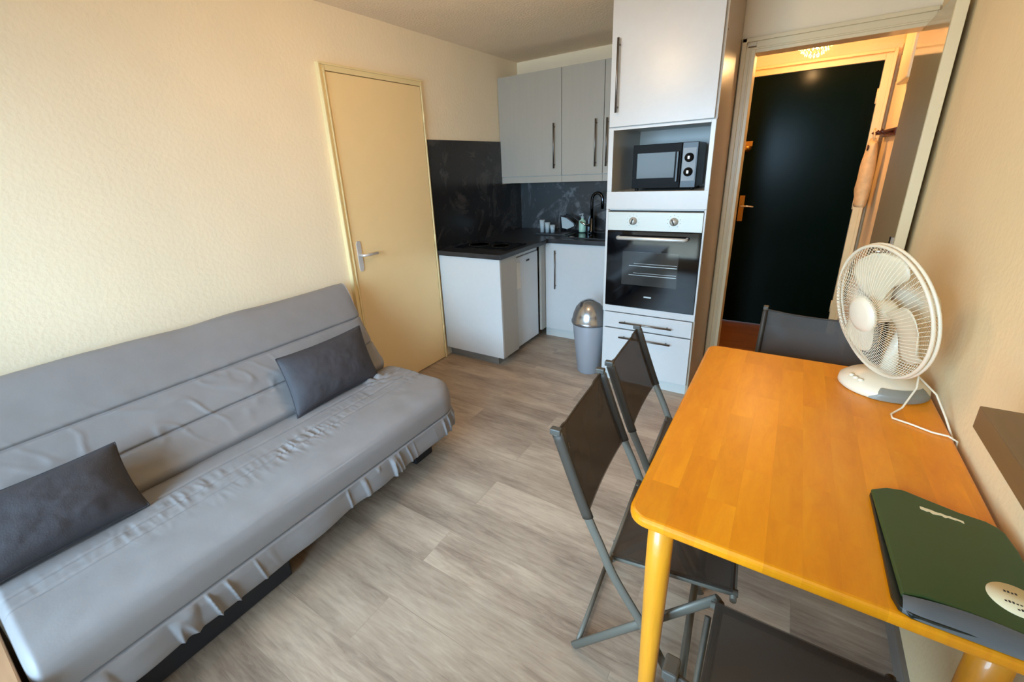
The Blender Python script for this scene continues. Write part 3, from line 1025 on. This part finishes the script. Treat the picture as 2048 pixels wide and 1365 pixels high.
def make_chair():
    t = thing('folding_chair', '', 'chair')
    A = [(-0.235, 0.828), (-0.19, 0.70), (-0.143, 0.575), (-0.105, 0.49), (-0.065, 0.40), (0.02, 0.265), (0.085, 0.15), (0.155, 0.012)]
    for s in (-1, 1):
        y = s * HW
        pth = [(*catmull(A, k / 28),) for k in range(29)]
        MB().tube([(x, y, z) for x, z in pth], 0.0075, 12, r2=0.014, up=(1, 0, 0.3)).build('back_leg', M_CHAIRM, t)
        MB().box(-0.252, -0.222, y - 0.010, y + 0.010, 0.820, 0.838).build('end_cap', M_CHAIRD, t, bevel=0.003)
        yb = s * (HW - 0.020)
        MB().tube([(-0.185, yb, 0.012), (0.0, yb, 0.222), (0.195, yb, 0.443)], 0.0075, 12, r2=0.014, up=(1, 0, 0.3)).build(
            'front_leg', M_CHAIRM, t)
        ys = s * (HW - 0.040)
        MB().tube([(-0.085, ys, 0.428), (0.235, ys, 0.460)], 0.009, 10).build('seat_rail', M_CHAIRM, t)
    # cross bars
    MB().tube([(-0.175, -HW + 0.02, 0.025), (-0.175, HW - 0.02, 0.025)], 0.008, 10).build('rear_foot_bar', M_CHAIRM, t)
    fb = MB().tube([(0.135, -HW - 0.012, 0.045), (0.135, HW + 0.012, 0.045)], 0.012, 12)
    fb.build('front_foot_bar', M_CHAIRM, t)
    for s in (-1, 1):
        MB().tube([(0.135, s * (HW + 0.012), 0.045), (0.135, s * (HW + 0.026), 0.045)], 0.016, 14).build('foot_cap', M_CHAIRD, t)
    MB().tube([(-0.083, -HW + 0.0, 0.428), (-0.083, HW, 0.428)], 0.008, 10).build('seat_bar', M_CHAIRM, t)
    MB().tube([(0.225, -HW + 0.02, 0.452), (0.225, HW - 0.02, 0.452)], 0.008, 10).build('seat_bar', M_CHAIRM, t)

    # backrest sling
    def bf(sg):
        def fn(u, v):
            a = u * 2 - 1
            z = 0.575 + v * (0.822 - 0.575)
            z -= 0.016 * (1 - a * a) * v
            tpar = [k / 60 for k in range(61)]
            # x on the rail at that height
            lo = 0.0
            best = min(tpar[:32], key=lambda q: abs(catmull(A, q)[1] - z))
            x = catmull(A, best)[0]
            x -= 0.018 * (1 - a * a) * (0.45 + 0.55 * math.sin(v * PI * 0.85))
            return (x - 0.003 + sg * 0.0016, a * (HW + 0.004), z)
        return fn
    mb = MB().grid(bf(1), 22, 16).grid(bf(-1), 22, 16)
    mb.build('back_sling', M_MESH, t)
    for s in (-1, 1):   # stitched sleeve over the rail
        sl = MB().tube([(catmull(A, k / 60)[0], s * HW, catmull(A, k / 60)[1]) for k in range(1, 18)], 0.0105, 12, r2=0.0165,
                       up=(1, 0, 0.3))
        sl.build('sleeve', M_MESH, t)
    hm = MB().tube([(bf(0)(k / 20, 1.0)[0], bf(0)(k / 20, 1.0)[1], bf(0)(k / 20, 1.0)[2]) for k in range(21)], 0.004, 6)
    hm.build('top_hem', M_MESH, t)

    def sf(sg):
        def fn(u, v):
            a = u * 2 - 1
            x = -0.078 + v * 0.30
            z = 0.440 + v * 0.030 - 0.014 * (1 - a * a) * (1 - (2 * v - 1) ** 2)
            return (x, a * (HW - 0.030), z + sg * 0.002)
        return fn
    MB().grid(sf(1), 18, 18).grid(sf(-1), 18, 18).build('seat_sling', M_MESH, t)
    return t


chair = make_chair()
G = 'folding chairs around the table'
for i, (x, y, a, lab) in enumerate((
        (2.085, 1.122, 4, 'grey folding chair at the left side of the table, the one nearer the camera'),
        (2.068, 1.586, 3, 'grey folding chair at the left side of the table, the one nearer the kitchen'),
        (2.452, 2.025, -93, 'grey folding chair at the far end of the table before the green door'),
        (2.457, 0.697, 90, 'grey folding chair at the near end of the table, at the bottom photo edge'))):
    o = chair if i == 0 else copy_tree(chair)
    o.location = (x, y, 0)
    o.rotation_euler = (0, 0, math.radians(a))
    tag(o, lab, 'chair', G)

# ================================================================ FAN
fc = Vector((2.578, 1.715, 1.022))
az, tl = 1.106, -0.167
n = Vector((-math.sin(az) * math.cos(tl), -math.cos(az) * math.cos(tl), math.sin(tl)))
uu = n.cross(Vector((0, 0, 1))).normalized()      # to the right as seen from behind
ww = uu.cross(n).normalized()
FM = Matrix((uu.to_4d(), ww.to_4d(), n.to_4d(), (0, 0, 0, 1))).transposed()
for r_ in range(3):
    FM[r_][3] = 0
FM = Matrix(((uu.x, ww.x, n.x, fc.x), (uu.y, ww.y, n.y, fc.y), (uu.z, ww.z, n.z, fc.z), (0, 0, 0, 1)))
fan = thing('desk_fan', 'cream white desk fan with round wire cage on the table corner by the wall', 'fan', (2.635, 1.768, TZ))
R = 0.205


def ring(r, z, n_=64):
    return [(r * math.cos(2 * PI * k / n_), r * math.sin(2 * PI * k / n_), z) for k in range(n_)]


def cage(front):
    mb = MB()
    s = 1 if front else -1
    depth = 0.050 if front else 0.062
    r0 = 0.056 if front else 0.050
    nw = 90
    for k in range(nw):
        a = 2 * PI * k / nw
        pts = []
        for j in range(7):
            q = j / 6
            rr = r0 + (R - r0) * q
            h = depth * (1 - q ** 3.2)
            tw = 0.35 * (1 - q) * s
            pts.append((rr * math.cos(a + tw), rr * math.sin(a + tw), s * (h + 0.004)))
        mb.tube(pts, 0.00085, 4, cap=False)
    return mb


MB().tube(ring(R, 0.007), 0.0052, 8, closed=True).build('front_ring', M_WIRE, fan, mtx=FM)
MB().tube(ring(R + 0.003, -0.006), 0.0045, 8, closed=True).build('rear_ring', M_WIRE, fan, mtx=FM)
cage(True).build('front_cage', M_WIRE, fan, mtx=FM)
cage(False).build('rear_cage', M_WIRE, fan, mtx=FM)
MB().lathe([(0.056, 0.046), (0.057, 0.052), (0.054, 0.060), (0.040, 0.066), (0.0, 0.068)], (0, 0, 0), 36).build('hub_cap', M_FANW,
                                                                                                           fan, mtx=FM)
MB().lathe([(0.030, -0.03), (0.034, -0.02), (0.034, 0.012), (0.026, 0.022), (0.0, 0.025)], (0, 0, 0), 28).build('blade_hub', M_FANB,
                                                                                                          fan, mtx=FM)


def blade(a0):
    def fn(u, v):
        q = u                       # root to tip
        r = 0.028 + q * 0.156
        half = math.radians(13 + 30 * math.sin(min(1, q * 1.15) * PI * 0.62))
        # rounded tip
        half *= math.sqrt(max(0.02, 1 - max(0, (q - 0.62) / 0.38) ** 2.4))
        a = a0 + 0.45 * q + (v * 2 - 1) * half
        z = (v * 2 - 1) * (-0.017) * (0.5 + q * 0.6) + 0.003 * math.sin(v * PI)
        return (r * math.cos(a), r * math.sin(a), z)
    mb = MB().grid(fn, 16, 12)
    return mb


for k in range(3):
    b_ = blade(math.radians(62 + 120 * k)).build('blade', M_FANB, fan, mtx=FM)
    so = b_.modifiers.new('thick', 'SOLIDIFY')
    so.thickness = 0.0025
MB().lathe([(0.050, -0.066), (0.056, -0.070), (0.056, -0.105), (0.045, -0.128), (0.02, -0.138), (0.0, -0.139)], (0, 0, 0), 32).build(
    'motor_housing', M_FANW, fan, mtx=FM)
mt = fc - n * 0.095
MB().tube([(2.640, 1.772, TZ + 0.05), (2.640, 1.772, TZ + 0.12), (mt.x, mt.y, mt.z - 0.03)], [0.024, 0.019, 0.021], 16).build(
    'neck', M_FANW, fan)
bs = MB()
bs.lathe([(0.112, TZ + 0.001), (0.118, TZ + 0.006), (0.116, TZ + 0.022), (0.098, TZ + 0.038), (0.055, TZ + 0.050), (0.026, TZ + 0.056)],
         (2.635, 1.768, 0), 44)
bs.build('base', M_FANW, fan)
# grey insert on the side towards the room and the camera
gi = MB()


def gfn(u, v):
    a = math.radians(-112 + 96 * u)
    prof = [(0.1190, TZ + 0.0045), (0.1185, TZ + 0.012), (0.1175, TZ + 0.0225), (0.1080, TZ + 0.0335), (0.0990, TZ + 0.0400)]
    x_ = v * 4
    i = min(3, int(x_))
    q = x_ - i
    r = prof[i][0] * (1 - q) + prof[i + 1][0] * q
    z = prof[i][1] * (1 - q) + prof[i + 1][1] * q
    edge = min(u, 1 - u) * 6
    z = TZ + 0.0045 + (z - TZ - 0.0045) * min(1, 0.25 + edge)
    return (2.635 + r * math.cos(a), 1.768 + r * math.sin(a), z)


gi.grid(gfn, 40, 9)
gi.build('base_trim', M_FANG, fan)
for k, a in enumerate((200, 212, 224)):
    a = math.radians(a)
    MB().lathe([(0.008, TZ + 0.036), (0.008, TZ + 0.044), (0.0, TZ + 0.045)], (2.635 + 0.092 * math.cos(a), 1.768 + 0.092 * math.sin(a), 0),
               12).build('speed_button', M_FANW, fan)
MB().tube([(2.690, 1.745, TZ + 0.090), (2.700, 1.70, TZ + 0.085), (2.695, 1.665, TZ + 0.06), (2.664, 1.610, TZ + 0.012),
           (2.636, 1.570, TZ + 0.004), (2.636, 1.545, TZ + 0.004), (2.672, 1.530, TZ + 0.004), (2.715, 1.505, TZ + 0.004),
           (2.745, 1.498, TZ + 0.006), (2.764, 1.497, TZ - 0.004), (2.768, 1.497, TZ - 0.05)], 0.0028, 8).build('cable', M_FANW, fan)
MB().tube([(2.700, 1.70, TZ + 0.085), (2.735, 1.64, TZ + 0.06), (2.752, 1.58, TZ + 0.02), (2.766, 1.53, TZ - 0.02),
           (2.768, 1.52, TZ - 0.20)], 0.0028, 8).build('cable', M_FANW, fan)

# ================================================================ FOLDER
fz = TZ + 0.0005
t = thing('document_folder', 'dark green plastic folder with a grip slot and round sticker on the table', 'folder', (2.66, 0.97, fz))
fo = [(2.546, 1.128), (2.575, 1.150), (2.605, 1.158), (2.640, 1.145), (2.690, 1.128), (2.728, 1.122), (2.742, 1.112), (2.750, 1.098),
      (2.756, 1.05), (2.756, 0.83), (2.745, 0.812), (2.60, 0.803), (2.572, 0.803), (2.556, 0.812), (2.549, 0.835)]
MB().prism(fo, fz, fz + 0.010, 'z').build('back_cover', M_FOLDD, t, bevel=0.002)
fo2 = [p_ for p_ in fo if p_[1] > 0.84] 
fo2 = fo2[:-0 or None] + [(2.756, 0.8235), (2.70, 0.836), (2.64, 0.843), (2.59, 0.843), (2.560, 0.832)]
MB().prism(fo2, fz + 0.0105, fz + 0.020, 'z').build('front_cover', M_FOLD, t, bevel=0.004)


def spine(u, v):
    x = 2.560 + u * 0.192
    a = v * PI * 0.5
    bow = 0.020 * math.sin(PI * min(1, 0.12 + u * 0.80))
    return (x, 0.8225 + bow * (1 - v) - 0.0215 * math.sin(a) + 0.006 * (1 - min(1, u * 9)) * v, fz + 0.0035 + 0.0172 * math.cos(a))


MB().grid(spine, 24, 10).build('spine', M_FOLDE, t)
st = MB()
rr = random.Random(3)
top = [(2.625 + 0.065 * k / 14, 1.110 - 0.012 * k / 14 + rr.uniform(-0.0015, 0.0015)) for k in range(15)]
bot = [(2.690 - 0.065 * k / 14, 1.092 + 0.006 * k / 14 + rr.uniform(-0.003, 0.003)) for k in range(15)]
st.prism(top[::-1] + bot[::-1], fz + 0.0202, fz + 0.0206, 'z')
st.build('worn_label', M_STK, t)
ov = MB().lathe([(0.036, fz + 0.0202), (0.036, fz + 0.0207), (0.0, fz + 0.0208)], (2.716, 0.910, 0), 40)
sk_ = ov.build('round_sticker', M_STK, t)
iv = MB()
for (a, b_, l) in ((-0.012, 0.013, 0.020), (-0.016, -0.010, 0.026), (-0.004, -0.022, 0.012)):
    for k in range(int(l / 0.0045)):
        iv.box(2.716 + a + k * 0.0045, 2.716 + a + k * 0.0045 + 0.0028, 0.910 + b_, 0.910 + b_ + 0.0040 * rr.uniform(0.6, 1.2),
               fz + 0.0208, fz + 0.0211)
iv.build('sticker_print', M_INK, sk_)

# ================================================================ WALL SHELF (right edge)
tag(B(2.650, RX - 0.001, 0.30, 1.085, 0.990, 1.036).build('wall_shelf', M_SHELF, bevel=0.002),
    'thick dark brown shelf board on the right wall above the table', 'shelf')

# ================================================================ HALL THINGS
t = thing('fuse_box', 'ivory fuse box with grey switches on the hall wall above the coat pegs', 'fuse box', (2.72, 3.95, 1.85))
B(2.722, RX - 0.001, 3.60, 3.97, 1.860, 2.16).build('housing', M_BOXP, t, bevel=0.012, seg=3)
B(2.738, RX - 0.001, 4.04, 4.16, 2.05, 2.12).build('switch', M_SWITCH, t, bevel=0.006)
B(2.738, RX - 0.001, 4.04, 4.18, 1.90, 1.98).build('switch', M_SWITCH, t, bevel=0.006)
B(2.758, RX - 0.001, 3.97, 4.20, 2.0, 2.02).build('trunking', M_BOXP, t)
t = thing('coat_rack', 'dark red-brown wooden coat rack on the hall wall beside the green door', 'coat rack', (2.75, 4.1, 1.6))
B(2.745, RX - 0.001, 3.72, 4.40, 1.565, 1.61).build('board', M_REDBR, t, bevel=0.004)
for y in (3.80, 4.0, 4.2):
    MB().tube([(2.745, y, 1.59), (2.70, y, 1.585), (2.685, y, 1.60)], [0.008, 0.008, 0.012], 10).build('peg', M_REDBR, t)
# cloth bag hanging from the rack
t = thing('cloth_bag', 'cream cloth bag hanging from the coat rack beside the green door', 'bag', (2.70, 4.15, 1.3))


def bagf(u, v):
    a = 2 * PI * u
    z = 1.545 - v * 0.44
    wd = 0.052 + 0.055 * v
    th = 0.022 + 0.024 * math.sin(v * PI * 0.8)
    wob = 0.006 * fbm((u * 6, v * 3, 2), 2)
    ca, sa = math.cos(a), math.sin(a)
    return (2.695 + (th + wob) * sa, 4.17 + wd * ca + wob, z + 0.02 * ca * (1 - v))


mb = MB().grid(bagf, 28, 22, closed_u=True)
k0 = len(mb.v) - 28
mb.f += [tuple(k0 + i for i in range(28)), tuple(reversed(range(28)))]
mb.sm += [False, False]
mb.build('bag_body', M_CLOTH, t)
MB().tube([(2.695, 4.14, 1.545), (2.69, 4.16, 1.60), (2.692, 4.20, 1.622), (2.69, 4.21, 1.60), (2.695, 4.21, 1.545)], 0.005, 8).build(
    'strap', M_CLOTH, t)
MB().lathe([(0.0, 0), (0.018, 0.0), (0.02, 0.006), (0, 0.007)], (2.672, 4.14, 1.50), 14,
           mtx=Matrix.Rotation(-PI / 2, 4, 'Y')).build('patch', M_REDBR, t)

# hall chandelier with its own light
HL = Vector((2.266, 3.95, 2.140))
t = thing('chandelier', 'small glowing crystal chandelier on the hall ceiling before the green door', 'ceiling light',
          (HL.x, HL.y, H))
MB().lathe([(0.045, H), (0.045, H - 0.015), (0.02, H - 0.03), (0.008, H - 0.035), (0.008, 2.24)], (HL.x, HL.y, 0), 20).build(
    'ceiling_mount', M_BRASS, t)
MB().tube([(HL.x + 0.098 * math.cos(2 * PI * k / 40), HL.y + 0.098 * math.sin(2 * PI * k / 40), 2.195) for k in range(40)], 0.004, 8,
          closed=True).tube([(HL.x - 0.098, HL.y, 2.195), (HL.x, HL.y, 2.24), (HL.x + 0.098, HL.y, 2.195)], 0.003, 6).tube(
    [(HL.x, HL.y - 0.098, 2.195), (HL.x, HL.y, 2.24), (HL.x, HL.y + 0.098, 2.195)], 0.003, 6).build('frame', M_BRASS, t)
cr = MB()
for lv, (rad, z, cnt) in enumerate(((0.098, 2.168, 26), (0.092, 2.146, 24), (0.078, 2.124, 20), (0.056, 2.104, 14), (0.028, 2.090, 8))):
    for k in range(cnt):
        a = 2 * PI * (k + 0.5 * lv) / cnt
        cr.lathe([(0.0, -0.011), (0.0065, 0.0), (0.0, 0.011)], (HL.x + rad * math.cos(a), HL.y + rad * math.sin(a), z), 6)
cr.build('crystals', M_CRYST, t)
MB().lathe([(0.0, -0.02), (0.014, -0.014), (0.02, 0.0), (0.014, 0.014), (0.008, 0.022), (0.008, 0.05)], (HL.x, HL.y, HL.z + 0.01), 16).build(
    'bulb', M_BULB, t)
point('hall_light', (HL.x, HL.y, HL.z - 0.03), 17, (1.0, 0.58, 0.24), 0.03)

# room pendant lamp (just above the frame)
CLX, CLY, CLZ = 1.345, 1.54, 2.165
t = thing('pendant_lamp', 'round frosted globe pendant lamp hanging just above the picture edge', 'ceiling light', (CLX, CLY, H))
MB().lathe([(0.05, H - 0.001), (0.05, H - 0.02), (0.006, H - 0.03), (0.006, CLZ + 0.08)], (CLX, CLY, 0), 28).build('ceiling_mount', M_CHROME, t)
MB().lathe([(0.0, -0.085)] + [(0.085 * math.sin(a * PI / 14), -0.085 * math.cos(a * PI / 14)) for a in range(1, 14)] + [(0.0, 0.085)],
           (CLX, CLY, CLZ), 32).build('lamp_shade', M_GLASSL, t)
